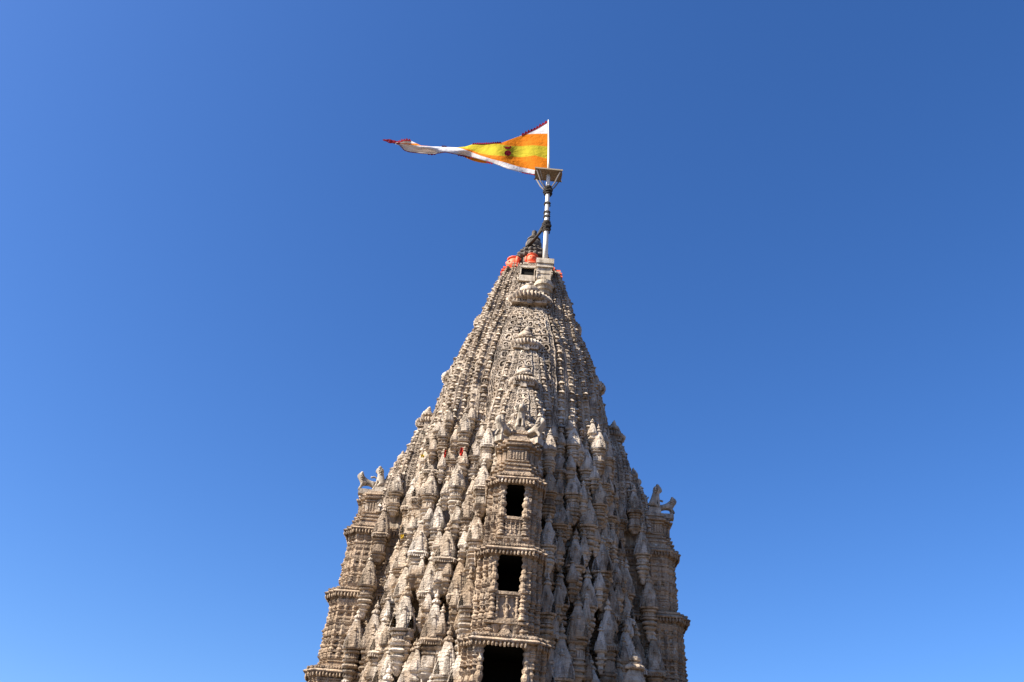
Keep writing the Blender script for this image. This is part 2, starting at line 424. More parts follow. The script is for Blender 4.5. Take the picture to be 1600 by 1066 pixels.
# half spires leaning on each face: centre distance, curve, neck height, amalaka radius
HALF = [   # style, centre, heights, half widths, neck height, amalaka radius, its height, base, amalaka centre
    ('wide', 1.5, [24, 29, 31.8, 33.8, 34.8, 35.4, 35.9], [3.5, 3.3, 2.9, 2.35, 2.0, 1.7, 1.35], 35.8, 1.52, .62, 24.5, 2.55),
    ('narrow', 3.9, [22, 26, 29, 30.3, 31.0, 31.4], [2.1, 1.8, 1.35, 1.12, .92, .80], 31.3, 1.04, .50, 23.0, 4.3),
    ('narrow', 5.5, [21, 24, 26.2, 27.2, 27.8], [1.5, 1.45, 1.12, .85, .65], 27.85, .80, .42, 22.5, 5.85),
    ('narrow', 6.95, [20, 22, 24, 24.8, 25.0], [1.25, 1.1, .8, .5, .44], 24.95, .52, .28, 21.6, 7.1),
]
for k in ARMS:
    R = rot(k)
    for style, cd_, zs, hs, zn, ra, ha, zb, ca in HALF:
        c3 = R(np.array([[0, -cd_, 0]]))[0]
        sp = Spire((c3[0], c3[1]), zs, hs)
        if k != 0 and style == 'wide': ra, ca = 1.34, 2.28
        m = MB()
        for kk in ((k, (k+1) % 4, (k+3) % 4)):
            st = style if kk == k else style
            spire_faces(m, sp, kk, zb, zn-.08, st)
        m.stack([np.c_[ratha_core(h, .07, .61, .78, .045 if style == 'wide' else .02, .10 if style == 'wide' else .04)+c3[:2], np.full(36, z)] for z, h in [(z, float(sp.h(z))) for z in np.arange(zb-1, zn, .3)]+[(zn, float(sp.h(zn)))]])
        # shoulder slab with little teeth, a capital block in its middle
        c3 = R(np.array([[0, -ca, 0]]))[0]
        hb = ra*.74
        def TR(V, c3=c3): return R(V)+c3
        m.box(-hb, hb, -hb, hb, zn-.03, zn+.07, TR); m.box(-hb*.92, hb*.92, -hb*.92, hb*.92, zn+.07, zn+.22, TR)
        for q in range(4):
            Rq = rot(q)
            for x in np.arange(-hb+.06, hb, .17):
                m.box(x, x+.09, -hb-.02, -hb*.9, zn+.07, zn+.21, lambda V: TR(Rq(V)))
            m.box(-.16, .16, -hb-.08, -hb+.1, zn-.18, zn+.34, lambda V: TR(Rq(V)))
        hs_ = m.build('half_spire', M_SPIRE, tower)
        m = MB(); amalaka(m, (c3[0], c3[1], zn+.18), ra, ha, 38 if ra > 1.2 else 30)
        z3 = zn+.2+ha
        m.lathe((c3[0], c3[1], z3), [(0, ra*.55), (.04, ra*.72), (.08, ra*.55), (.14, ra*.5), (.16, ra*.7), (.22, ra*.74), (.28, ra*.66), (.30, ra*.4)], n=60, ribs=20, amp=.05)
        m.build('amalaka', M_SPIRE, hs_, smooth=False)
        m = MB(); s_ = ra*.62; c4 = R(np.array([[0, -ca-.12, 0]]))[0]
        m.lathe((c4[0], c4[1], z3+.24), [(0, .62*s_), (.1*s_, .8*s_), (.3*s_, .86*s_), (.55*s_, .78*s_), (.8*s_, .52*s_), (.9*s_, .3*s_), (.96*s_, .42*s_), (1.04*s_, .42*s_), (1.1*s_, .22*s_), (1.3*s_, .26*s_), (1.45*s_, .2*s_), (1.75*s_, .04*s_)], n=16)
        m.build('finial', M_SPIRE, hs_, smooth=True)

# ------------------------------------------------------------------ stepped lower body
def quad_pts(z):
    "outward corners of the stepped corner mass, first octant to second, for x>0,y<0 quadrant given as (x, -y)"
    t = (z-9)/(28-9)
    lo = [(2.15, 7.75), (3.3, 7.15), (4.5, 6.4), (5.6, 5.6), (6.4, 4.5), (7.15, 3.3), (7.75, 2.15)]
    hi = [(1.9, 5.3), (2.75, 5.1), (3.65, 4.85), (4.5, 4.5), (4.85, 3.65), (5.1, 2.75), (5.3, 1.9)]
    return [(a[0]*(1-t)+b[0]*t, a[1]*(1-t)+b[1]*t) for a, b in zip(lo, hi)]
def body_poly(z):
    o = quad_pts(z); Q = []
    Q.append((1.2, o[0][1]))
    for i, p in enumerate(o):
        Q.append(p)
        if i < 6: Q.append((p[0], o[i+1][1]))
    Q.append((o[-1][0], 1.2))
    P = []
    A = np.array(Q)*[1, -1]            # right front quadrant, from front to right: ccw seen from above
    for k in range(4):
        V = rot(k)(np.c_[A, np.zeros(len(A))])[:, :2]
        P += V.tolist()
    return np.array(P)
m = MB(); z = 0.0; rr = []
rr.append(np.c_[body_poly(9), np.full(44, 0.0)]) if False else None
rr = [r for r in rr if r is not None]
n_ = len(body_poly(9))
rr.append(np.c_[body_poly(9), np.full(n_, 0.0)])
z = 7.0
while z < 24.3:
    P = body_poly(z)
    for dz, o in ((0, .0), (.02, .16), (.12, .18), (.16, .05), (.26, .02), (.28, .10), (.36, .10), (.40, -.04)):
        rr.append(np.c_[outset(P, o-1.05), np.full(n_, z+dz)])
    z += .62
m.stack(rr)
m.build('stepped_wall', M_WALL, tower)

# ------------------------------------------------------------------ turrets
def ratha_plan(steps=3, inner=.66):
    "unit stepped square, half width 1, ccw"
    q = []
    xs = np.linspace(.30, inner+.12, steps); ys = np.linspace(1.0, inner+.12, steps)
    for i in range(steps):
        q.append((xs[i], -ys[i]))
        if i < steps-1: q.append((xs[i], -ys[i+1]))
    # mirror to second octant
    full = q+[(-b, -a) for a, b in q[::-1]]
    dd = []
    for p in full:
        if not dd or hypot(p[0]-dd[-1][0], p[1]-dd[-1][1]) > 1e-4: dd.append(p)
    P = []
    for k in range(4):
        P += rot(k)(np.c_[np.array(dd), np.zeros(len(dd))])[:, :2].tolist()
    return np.array(P)
RP = ratha_plan(3, .56)
def turret_plan():
    q = [(.48, -1.0), (.48, -.93), (.72, -.93), (.72, -.85), (.85, -.85)]; q = q+[(-b, -a) for a, b in q[:-1][::-1]]
    P = []
    for k in range(4): P += rot(k)(np.c_[np.array(q), np.zeros(len(q))])[:, :2].tolist()
    return np.array(P)
TP = turret_plan()
def sc(P, s, z, c=(0, 0)): return np.c_[P[:, 0]*s+c[0], P[:, 1]*s+c[1], np.full(len(P), z)]
def spire_rings(P, w, z0, z1, n, top=.28, c=(0, 0), notch=.07, pw=1.7):
    R_ = []
    for i in range(n):
        t = i/n; t2 = (i+.72)/n
        s0 = w*(1-(1-top)*t**pw); s1 = w*(1-(1-top)*t2**pw)
        za = z0+(z1-z0)*t; zb = z0+(z1-z0)*t2; zc = z0+(z1-z0)*(i+.99)/n
        R_ += [sc(P, s0, za, c), sc(P, s1, zb, c), sc(P, s1*(1-notch), zb+.004, c), sc(P, s1*(1-notch), zc, c)]
    return R_
def make_turret(kind):
    m = MB(); w = .5
    if kind == 0:      # corbelled foot, ringed shaft
        prof = [(-.55, .12), (-.4, .30), (-.34, .36), (-.33, .28), (-.2, .34), (-.12, .50), (-.08, .52), (-.07, .38), (.02, .42), (.10, .62), (.16, .68), (.19, .66), (.2, .46), (.28, .45),
                (.32, .70), (.40, .82), (.48, .74), (.49, .50), (.58, .50), (.60, .76), (.68, .82), (.69, .56), (.76, .55), (.78, .66), (.84, .66), (.85, .54), (1.0, .54), (1.02, .78), (1.10, .84), (1.12, .62),
                (1.16, .62), (1.18, .94), (1.25, 1.02), (1.28, .90)]
        zs, zt, top = 1.28, 2.78, .24
    elif kind == 1:    # plain panelled shaft under a toothed eave
        prof = [(-.5, .4), (-.3, .62), (-.2, .84), (-.15, .9), (-.12, .66), (-.02, .64), (0, .82), (.08, .88), (.1, .64), (.14, .64), (.15, .70), (.60, .68), (.61, .58), (.66, .58), (.68, .74), (.74, .76), (.76, .60),
                (.82, .62), (.90, .84), (.93, .84), (.94, .62), (1.02, .62), (1.04, .74), (1.08, .74), (1.1, .66)]
        zs, zt, top = 1.34, 2.86, .22
    else:              # stepped pavilion with niches
        prof = [(-.5, .3), (-.3, .55), (-.25, .75), (-.18, .8), (-.15, .58), (-.06, .56), (-.04, .78), (.03, .84), (.08, .66), (.16, .62), (.2, .84), (.28, .92), (.31, .62), (.38, .60),
                (.40, .74), (.46, .76), (.48, .54), (.80, .52), (.82, .70), (.88, .74), (.90, .56), (.96, .58), (1.04, .92), (1.08, .94), (1.10, .66), (1.16, .68), (1.18, .98), (1.26, 1.04), (1.28, .9)]
        zs, zt, top = 1.28, 2.6, .30
    m.stack([sc(TP, s*w, z) for z, s in prof])
    if kind == 1:
        m.stack([sc(TP, s*w, z) for z, s in ((1.08, .7), (1.15, 1.08), (1.19, 1.14), (1.24, 1.08), (1.29, .98), (1.36, .93))])
        for q in range(4):
            Rq = rot(q)
            for x in np.arange(-.40, .41, .1):
                m.box(x-.028, x+.028, -.52, -.44, 1.02, 1.17, Rq)
    if kind in (0, 2):  # small niches round the shaft
        for q in range(4):
            Rq = rot(q); b = .85 if kind == 0 else .49; t_ = .14 if kind == 0 else .3
            m.box(-.14, -.09, -.34, -.24, b, b+t_, Rq); m.box(.09, .14, -.34, -.24, b, b+t_, Rq); m.box(-.04, .04, -.32, -.24, b, b+t_*.8, Rq)
    m.stack(spire_rings(TP, w*.92, zs, zt, 8, top, notch=.045, pw=1.45))
    for q in range(4):
        d = rot(q)(np.array([[0, -.31, 0]]))[0]
        m.stack(spire_rings(TP, .22, zs-.02, zs+(zt-zs)*.52, 5, .25, (d[0], d[1]), notch=.06, pw=1.3))
        m.lathe((d[0]*1.0, d[1]*1.0, zs+(zt-zs)*.52), [(0, .05), (.03, .10), (.07, .10), (.1, .05), (.14, .065), (.18, .05), (.26, .01)], n=10)
        for sg in (-1, 1):
            d = rot(q)(np.array([[.33*sg, -.33, 0]]))[0]
            m.stack(spire_rings(TP, .12, zs, zs+(zt-zs)*.30, 3, .35, (d[0], d[1])))
            m.lathe((d[0], d[1], zs+(zt-zs)*.30), [(0, .03), (.03, .055), (.06, .03), (.12, .005)], n=8)
    f = MB(); zt -= .03
    amalaka(f, (0, 0, zt), .20, .14, 10)
    f.lathe((0, 0, zt+.14), [(0, .14), (.04, .15), (.07, .08), (.1, .07), (.14, .12), (.2, .13), (.27, .10), (.3, .04), (.33, .06), (.36, .04), (.5, .008)], n=10)
    return m, f
PROTO = []; NTL = []
def place_turret(kind, x, y, z, s, sz, rz=0.0):
    d = np.array([x, y, z+3.4*sz])-CAMP
    if 533-FPX*(d@UP)/(d@FW) > 1070: return None      # stands wholly below what the photograph shows
    NTL.append(1)
    if len(PROTO) <= kind or PROTO[kind] is None:
        while len(PROTO) <= kind: PROTO.append(None)
        m, f = make_turret(kind)
        o = m.build('turret', M_TUR, tower); g = f.build('finial', M_TUR, o); PROTO[kind] = o
    else:
        o = copy_tree(PROTO[kind], tower)
    o.location = (x, y, z); o.scale = (s, s, sz); o.rotation_euler = (0, 0, rz)
    return o
NT = 0
def zrow(z0, pitch0, dp):
    out = []; z = z0; p = pitch0
    while z < 24.6:
        out.append((z, p)); z += p; p *= dp
    return out
spots = []
def col_pt(c, z):     # c runs 0..6 over the seven corners, fractions lie between them
    Q = quad_pts(z); a = min(int(c), 5); f = c-a
    return Q[a][0]*(1-f)+Q[a+1][0]*f, Q[a][1]*(1-f)+Q[a+1][1]*f
z = 7.3; row = 0
while z < 25.3:
    k_ = max(0, (25.5-z)/18.2)                 # 1 low down, 0 at the top
    pit = 1.62+.80*k_; hh = pit*1.76; wd = .80+.46*k_
    cs = (.10, 1.45, 3.0, 4.55, 5.9) if row % 2 == 0 else (.75, 2.25, 3.75, 5.25)
    for c in cs:
        x, y = col_pt(c, z+1.2); bk = .20 if row % 2 == 0 else .34
        spots.append((z, hh, x-bk, y-bk, c, wd))
    z += pit; row += 1
for sgn in (1, -1):
    for z, hh, x, y, c, wd in spots:
        if c > 5.5 and z > 23.5: continue
        wd *= rng.uniform(.88, 1.14); hh *= rng.uniform(.92, 1.10)
        kind = rng.choice([0, 0, 1, 2]) if z > 15 else rng.choice([0, 1, 1, 2])
        place_turret(kind, sgn*(x+rng.uniform(-.12, .12)), -(y+rng.uniform(-.10, .10)), z+rng.uniform(-.35, .35), wd, hh/3.45); NT += 1
    for z, hh, rr_, wd in ((8.6, 3.9, 8.05, 1.1), (12.2, 3.7, 7.95, 1.05), (15.7, 3.4, 7.75, 1.0), (18.8, 3.2, 7.45, .95), (21.6, 2.8, 7.0, .85)):
        place_turret(rng.choice([0, 1, 2]), sgn*rr_, -1.95+.02*(z-8), z, wd, hh/3.45); NT += 1
        place_turret(rng.choice([0, 1, 2]), sgn*(1.95-.02*(z-8)), -rr_, z+.9, wd*.9, hh*.9/3.45); NT += 1
def make_small():
    m = MB(); w = .5
    prof = [(-.5, .15), (-.3, .45), (-.25, .6), (-.2, .4), (0, .42), (.1, .75), (.2, .85), (.24, .5), (.4, .5), (.44, .8), (.55, .85), (.58, .55), (.9, .55), (.94, .8), (1.05, .95), (1.1, .75)]
    m.stack([sc(TP, q*w, z) for z, q in prof]); m.stack(spire_rings(TP, w*.9, 1.08, 2.5, 7, .24, notch=.06, pw=1.35))
    for q in range(4):
        d = rot(q)(np.array([[0, -.3, 0]]))[0]
        m.stack(spire_rings(TP, .2, 1.08, 1.75, 4, .3, (d[0], d[1])))
    m.lathe((0, 0, 2.48), [(0, .14), (.04, .24), (.12, .24), (.16, .14), (.2, .08), (.28, .16), (.38, .13), (.42, .05), (.6, .01)], n=12)
    return m
SM = []
for sgn in (1, -1):
    row = 0; z = 9.3
    while z < 25.6:
        for c in ((.45, 1.85, 3.4, 4.95) if row % 2 else (1.1, 2.6, 4.1, 5.4)):
            x, y = col_pt(c, z+.8); sy = rng.uniform(.62, .78)*(.75+.25*(25.6-z)/16)
            d = np.array([x, -y, z+3*sy])-CAMP
            if 533-FPX*(d@UP)/(d@FW) > 1070: continue
            o = make_small().build('miniature_spire', M_TUR, tower) if not SM else SM[0].copy()
            if SM: COL.objects.link(o)
            SM.append(o)
            o.location = (sgn*(x-.10+rng.uniform(-.12, .12)), -(y-.14), z+rng.uniform(-.3, .3)); w_ = rng.uniform(.52, .66); o.scale = (w_, w_, sy)
        z += 1.62; row += 1
print('SMALL', len(SM))
# one pale stout spire low on the right
o = place_turret(1, 6.2, -6.9, 7.75, 2.5, 1.62); NT += 1
print('TURRETS', len(NTL), flush=True)

# ------------------------------------------------------------------ balconies
TIERS = [ # eave z, opening bottom, parapet bottom, base bottom, R, a, opening half width
    dict(e=20.4, ob=18.5, pb=17.5, bb=16.72, R=9.45, a=.70, o=.37),
    dict(e=16.6, ob=14.7, pb=13.35, bb=12.42, R=9.80, a=.90, o=.50),
    dict(e=12.3, ob=10.0, pb=8.6, bb=7.6, R=10.10, a=1.25, o=.80),
]
ST = .26
NS = 2
def outline(a, R_, back=5.0):
    P = [(a, R_), (a, R_-ST), (a+ST, R_-ST), (a+ST, R_-2*ST), (a+2*ST, R_-2*ST), (a+2*ST, R_-1.75), (a+2*ST-.2, R_-1.75), (a+2*ST-.2, back)]
    P = [(-x, -y) for x, y in P][::-1]+[(x, -y) for x, y in P]
    return np.array(P)    # ccw from above
def pier(o, a, R_, sg, back=5.0):
    P = [(o, R_-.12), (a, R_-.12), (a, R_-ST-.05), (a+ST, R_-ST-.05), (a+ST, R_-2*ST-.05), (a+2*ST, R_-2*ST-.05), (a+2*ST, R_-1.8), (a+2*ST-.2, R_-1.8), (a+2*ST-.2, back), (o, back)]
    P = [(x*sg, -y) for x, y in P]
    return np.array(P if sg > 0 else P[::-1])
def mould(z0, z1, seed, deep=.11):
    r_ = random.Random(seed); pr = []; z = z0
    while z < z1-.1:
        h = r_.choice([.10, .14, .18, .24]); h = min(h, z1-z)
        k = r_.choice(['bead', 'slab', 'neck', 'cav'])
        if k == 'bead': pr += [(z, .02), (z+h*.3, deep*.9), (z+h*.7, deep*.9), (z+h*.98, .02)]
        elif k == 'slab': pr += [(z, .0), (z+.005, deep), (z+h*.6, deep*1.05), (z+h*.61, .03), (z+h*.98, .03)]
        elif k == 'neck': pr += [(z, -.04), (z+h*.98, -.04)]
        else: pr += [(z, deep*.3), (z+h*.8, deep), (z+h*.98, deep)]
        z += h
    return pr
def teeth_edges(m, P, R_, z0, z1, pitch, r_, out, skip_last=True):
    Q = outset(P, out); n = len(Q)
    for i in range(n-1):
        a, b = Q[i], Q[i+1]; L = np.linalg.norm(b-a); k = max(1, int(round(L/pitch)))
        if L > 2.5: # long flanks: only the outer part
            if a[1] > b[1]: a = b+(a-b)/L*2.5
            else: b = a+(b-a)/L*2.5
            L = 2.5; k = int(L/pitch)
        for q in range(k):
            p = a+(b-a)*(q+.5)/k
            V = []
            for zz, rr_ in ((z0, r_*.55), (z0+(z1-z0)*.35, r_), (z1, r_*.8)):
                V += [(p[0]+rr_*cos(t), p[1]+rr_*sin(t), zz) for t in (0, pi/3, 2*pi/3, pi, 4*pi/3, 5*pi/3)]
            F = [[0, 5, 4, 3, 2, 1]]+[[l*6+t, l*6+(t+1) % 6, l*6+6+(t+1) % 6, l*6+6+t] for l in (0, 1) for t in range(6)]
            m.add(R_(np.array(V)), F)
def dentils(m, P, R_, z0, z1, pitch, wd, out, d):
    Q = outset(P, out); n = len(Q)
    for i in range(n-1):
        a, b = Q[i], Q[i+1]; L = np.linalg.norm(b-a); dr = (b-a)/L; nn = np.array([dr[1], -dr[0]])
        k = max(1, int(round(min(L, 2.4)/pitch)))
        if L > 2.5 and a[1] > b[1]: a = b-dr*2.4
        for q in range(k):
            p = a+dr*(q+.5)*min(L, 2.4)/k
            c4 = [p-dr*wd/2, p+dr*wd/2, p+dr*wd/2+nn*d, p-dr*wd/2+nn*d]
            V = [(c[0], c[1], zz) for zz in (z0, z1) for c in (c4[3], c4[2], c4[1], c4[0])]
            m.add(R_(np.array(V)), BOXF)
def column_prof(H):
    base = [(0, .24), (.05, .25), (.10, .20), (.14, .23), (.19, .23), (.22, .15), (.27, .14), (.31, .20), (.37, .24), (.43, .19), (.46, .14), (.50, .18),
            (.54, .18), (.57, .13), (.63, .13), (.66, .19), (.70, .20), (.73, .14), (.79, .14), (.82, .19), (.86, .21), (.89, .15), (.93, .2), (.96, .27), (1.0, .29)]
    return [(z*H, r) for z, r in base]
for k in ARMS:
    R_ = rot(k)
    for ti, T in enumerate(TIERS):
        b = empty('balcony', parent=tower)
        P = outline(T['a'], T['R'])
        # flanking piers with stacked mouldings
        for sg in (1, -1):
            m = MB(); pp = pier(min(T['o']+.36, T['a']-.04), T['a']+.02, T['R'], sg)
            pr = mould(T['bb']+.02, T['e']-.02, ti*3+1)
            m.stack([R_(np.c_[outset(pp, o), np.full(len(pp), z)]) for z, o in pr])
            # attached ringed shafts on every outward corner of the pier
            for (x, y) in ((T['a']-.02, T['R']-.16), (T['a']+ST-.02, T['R']-ST-.1), (T['a']+2*ST-.0, T['R']-2*ST-.1), (T['a']+2*ST-.0, T['R']-2*ST-.52), (T['a']+2*ST-.0, T['R']-2*ST-.95), (T['a']+2*ST-.2, T['R']-2.3), (T['a']+2*ST-.2, T['R']-2.9)):
                c = np.array([x*sg, -y, 0])
                for z0, z1 in ((T['ob']-.3, T['e']-.05), (T['pb']-.2, T['ob']-.32)):
                    mm = MB(); mm.lathe((c[0], c[1], z0), [(a_, r*.72) for a_, r in column_prof(z1-z0)], n=8)
                    m.add(R_(np.vstack(mm.v)), mm.f)
            m.build('pier', M_WALL, b)
            # free column beside the opening
            m = MB(); x = sg*(T['o']+.20)
            mm = MB(); H = T['e']-.06-T['ob']
            mm.lathe((x, -(T['R']-.10), T['ob']), [(a_, r*.85) for a_, r in column_prof(H)], n=10)
            mm.lathe((x, -(T['R']-.04), T['pb']+.05), [(a_, r*.85) for a_, r in column_prof(T['ob']-T['pb']-.06)], n=10)
            mm.box(x-.2, x+.2, -(T['R']+.08), -(T['R']-.3), T['ob']-.08, T['ob']+.05)
            m.add(R_(np.vstack(mm.v)), mm.f); m.build('column', M_WALL, b)
        # parapet with carved panel
        m = MB(); o = T['o']; y = T['R']
        m.box(-o-.02, o+.02, -(y-.05), -(y-.25), T['pb']+.02, T['ob']-.16, R_)
        m.box(-o-.1, o+.1, -(y+.10), -(y-.3), T['ob']-.16, T['ob']-.02, R_)
        m.box(-o-.06, o+.06, -(y+.02), -(y-.28), T['ob']-.24, T['ob']-.165, R_)
        m.box(-o-.06, o+.06, -(y+.06), -(y-.28), T['pb']+.0, T['pb']+.12, R_)
        hh = T['ob']-.24-T['pb']-.12
        nP = 3 if ti != 1 else 2
        for i in range(nP+1):
            x = -o*.92+2*o*.92*i/nP; mm = MB(); mm.lathe((x, -(y-.02), T['pb']+.12), [(a_, r*.38) for a_, r in column_prof(hh)], n=8); m.add(R_(np.vstack(mm.v)), mm.f)
        # little carved figures on the panel
        for i in range(1 if ti == 1 else nP):
            x = 0 if ti == 1 else -o*.92+2*o*.92*(i+.5)/nP; s_ = hh*.9
            mm = MB(); mm.lathe((x, -(y-.03), T['pb']+.14), [(0, .05*s_), (.1*s_, .09*s_), (.35*s_, .12*s_), (.5*s_, .07*s_), (.68*s_, .13*s_), (.76*s_, .05*s_), (.8*s_, .08*s_), (.92*s_, .08*s_), (.98*s_, .02*s_)], n=10)
            mm.tube([(x-.1*s_, -(y), T['pb']+.14+.7*s_), (x-.2*s_, -(y+.03), T['pb']+.14+.52*s_), (x-.14*s_, -(y+.05), T['pb']+.14+.38*s_)], .03*s_, 6)
            mm.tube([(x+.1*s_, -(y), T['pb']+.14+.7*s_), (x+.2*s_, -(y+.03), T['pb']+.14+.52*s_), (x+.14*s_, -(y+.05), T['pb']+.14+.38*s_)], .03*s_, 6)
            m.add(R_(np.vstack(mm.v)), mm.f)
        m.build('parapet', M_WALL, b)
        # base courses under the parapet, with scrolled brackets
        m = MB()
        m.box(-o-.42, o+.42, -(y-.35), -(y-.6), T['bb'], T['pb']-.12, R_)
        m.stack([R_(np.c_[outset(outline(T['a'], y), oo), np.full(16, z)]) for z, oo in ((T['pb']-.16, -.02), (T['pb']-.14, .10), (T['pb']-.05, .12), (T['pb']-.04, .04), (T['pb']+.02, .03))])
        for x in (-o*.9, 0, o*.9):
            mm = MB(); H = T['pb']-.16-T['bb']-.03
            mm.lathe((x, -(y-.16), T['bb']+.02), [(0, .14), (.1*H, .17), (.3*H, .1), (.5*H, .15), (.72*H, .2), (.85*H, .24), (H, .26)], n=10)
            m.add(R_(np.vstack(mm.v)), mm.f)
        for sg in (-1, 1):
            for q in (.45,):
                mm = MB(); pts = [(sg*o*q+.17*cos(t)*1.0, -(y-.1), (T['bb']+T['pb'])/2-.05+.20*sin(t)) for t in np.linspace(-.6, pi+.6, 9)]
                mm.tube(pts, .07, 6); m.add(R_(np.vstack(mm.v)), mm.f)
            for i in range(3):   # small shrine blocks on the corners
                x, yy = (T['a']-.15+i*ST)*sg, y-.12-i*ST
                mm = MB(); s_ = .19; H = T['pb']-.18-T['bb']
                mm.stack([sc(RP, s_*q2, T['bb']+z2*H, (x, -yy)) for z2, q2 in ((0, 1.2), (.1, 1.3), (.12, .9), (.3, .9), (.32, 1.15), (.4, 1.15), (.42, .8), (.6, .8), (.62, 1.1), (.72, 1.1), (.75, .8), (.85, .6), (.9, .7), (1, .3))])
                m.add(R_(np.vstack(mm.v)), mm.f)
        m.build('balcony_base', M_WALL, b)
        # dark room behind the opening
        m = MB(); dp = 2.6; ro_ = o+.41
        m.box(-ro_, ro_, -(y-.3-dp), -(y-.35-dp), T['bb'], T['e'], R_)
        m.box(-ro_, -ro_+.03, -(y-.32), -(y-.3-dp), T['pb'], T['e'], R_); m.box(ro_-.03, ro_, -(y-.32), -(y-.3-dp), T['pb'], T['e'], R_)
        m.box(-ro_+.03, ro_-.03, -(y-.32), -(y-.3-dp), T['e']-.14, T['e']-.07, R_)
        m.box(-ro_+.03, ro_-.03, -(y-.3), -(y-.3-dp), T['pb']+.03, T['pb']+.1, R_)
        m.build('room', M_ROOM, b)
        # projecting eave
        m = MB(); e = T['e']
        m.stack([R_(np.c_[outset(P, oo), np.full(16, z)]) for z, oo in ((e-.06, .0), (e+.0, .20), (e-.01, .30), (e+.05, .34), (e+.12, .27), (e+.2, .15), (e+.22, .19), (e+.34, .17), (e+.36, .07))])
        teeth_edges(m, P, R_, e-.22, e+.01, .175, .064, .25)
        dentils(m, P, R_, e+.225, e+.33, .13, .07, .185, .035)
        m.build('eave', M_WALL, b)
        if ti == 0:   # stepped roof that carries the lions
            m = MB()
            pr = [(20.74, .10), (20.8, .02), (20.92, 0), (20.94, -.06), (21.06, -.07), (21.08, .0), (21.16, -.0), (21.18, -.12), (21.3, -.13), (21.32, -.05), (21.4, -.05), (21.42, -.18), (21.55, -.2),
                  (21.57, -.12), (21.63, -.12), (21.65, -.22), (22.25, -.22), (22.27, -.12), (22.32, -.12), (22.34, -.22), (22.42, -.2), (22.45, -.04), (22.54, -.02), (22.6, -.16), (22.7, -.18),
                  (22.72, -.1), (22.8, -.12), (22.82, -.14), (22.95, -.16)]
            m.stack([R_(np.c_[outset(P, oo), np.full(16, z)]) for z, oo in pr])
            dentils(m, P, R_, 21.7, 22.2, .17, .09, -.22, .05)
            m.box(-.42, .42, -9.0, -7.2, 22.9, 23.15, R_)
            m.build('roof', M_WALL, b)
        if ti in (0, 1):   # pediment sitting on the lower eave in front
            z = T['bb']-.0
            m = MB(); yy = y-.02
            if ti == 1:
                V = np.array([(-.62, -yy-.05, z), (.62, -yy-.05, z), (0, -yy-.05, z+.72), (-.62, -yy+.3, z), (.62, -yy+.3, z), (0, -yy+.3, z+.72)])
                m.add(R_(V), [[0, 1, 2], [5, 4, 3], [0, 2, 5, 3], [2, 1, 4, 5], [1, 0, 3, 4]])
                for s2 in (.75, .5, .28):
                    V = np.array([(-.62*s2, -yy-.05-.06*(1.2-s2), z+.03), (.62*s2, -yy-.05-.06*(1.2-s2), z+.03), (0, -yy-.05-.06*(1.2-s2), z+.72*s2), (-.62*s2, -yy, z+.03), (.62*s2, -yy, z+.03), (0, -yy, z+.72*s2)])
                    m.add(R_(V), [[0, 1, 2], [0, 2, 5, 3], [2, 1, 4, 5], [1, 0, 3, 4]])
                m.build('pediment', M_WALL, b)

# filler flanks between the half spires and the balconies: arm walls
for k in ARMS:
    R_ = rot(k); m = MB()
    P = np.array([(-1.5, -6.2), (1.5, -6.2), (1.5, -3.0), (-1.5, -3.0)])
    pr = []
    for z in np.arange(7.0, 22.9, .45):
        o = -(z-7)*.045
        pr += [(z, o), (z+.02, o+.12), (z+.1, o+.13), (z+.13, o+.02), (z+.25, o), (z+.27, o+.07), (z+.34, o+.07), (z+.36, o-.03)]
    m.stack([R_(np.c_[outset(P, oo), np.full(4, z)]) for z, oo in pr])
    m.build('arm_wall', M_WALL, tower)

# ------------------------------------------------------------------ crown of the tower
m = MB()
m.stack([sc(RP, s_, z) for z, s_ in ((39.650, 1.85), (39.750, 1.95), (39.790, 2.12), (39.890, 2.14), (39.910, 1.92), (40.030, 1.88), (40.060, 2.06), (40.170, 2.1), (40.210, 1.86), (40.300, 1.82), (40.330, 1.96), (40.450, 1.98), (40.490, 1.6), (40.550, 1.2), (40.590, 1.0))])
for q in range(4):
    for x in np.arange(-1.3, 1.31, .17):
        m.box(x-.045, x+.045, -2.13, -1.7, 39.920, 40.030, rot(q)); m.box(x-.045, x+.045, -2.0, -1.6, 40.220, 40.320, rot(q))
m.build('cornice', M_SPIRE, tower)
m = MB(); m.lathe((0, 0, 40.5), [(0, 1.12), (.6, 1.15), (.62, 1.22), (.7, 1.22), (.72, 1.08), (.8, 1.02), (.82, 1.12), (.92, 1.14), (.95, 1.0), (1.4, .92)], n=48, ribs=24, amp=.03)
for t in np.arange(0, 2*pi, pi/12):
    m.box(-.07, .07, -1.22, -1.0, 41.25, 41.62, lambda V, t=t: np.asarray(V)@np.array([[cos(t), sin(t), 0], [-sin(t), cos(t), 0], [0, 0, 1]]))
m.build('neck', M_DARK, tower)
m = MB(); amalaka(m, (0, 0, 41.75), 1.32, .42, 22); m.lathe((0, 0, 42.16), [(0, 1.0), (.05, 1.1), (.12, 1.1), (.16, .9)], n=40); m.build('amalaka', M_DARK, tower)
m = MB(); amalaka(m, (0, 0, 42.3), 1.12, .38, 18); m.lathe((0, 0, 42.66), [(0, .8), (.05, .95), (.12, .95), (.16, .8), (.2, .7), (.26, .86), (.34, .86), (.40, .66), (.48, .62)], n=44, ribs=22, amp=.05); m.build('amalaka', M_DARK, tower)
m = MB(); m.lathe((0, 0, 43.1), [(0, .50), (.08, .60), (.14, .55), (.2, .53), (.4, .60), (.62, .60), (.82, .50), (.95, .40), (.98, .50), (1.04, .50), (1.08, .36), (1.18, .30), (1.22, .34), (1.27, .34), (1.3, .19), (1.85, .19), (1.87, .13), (1.93, .11)], n=28)
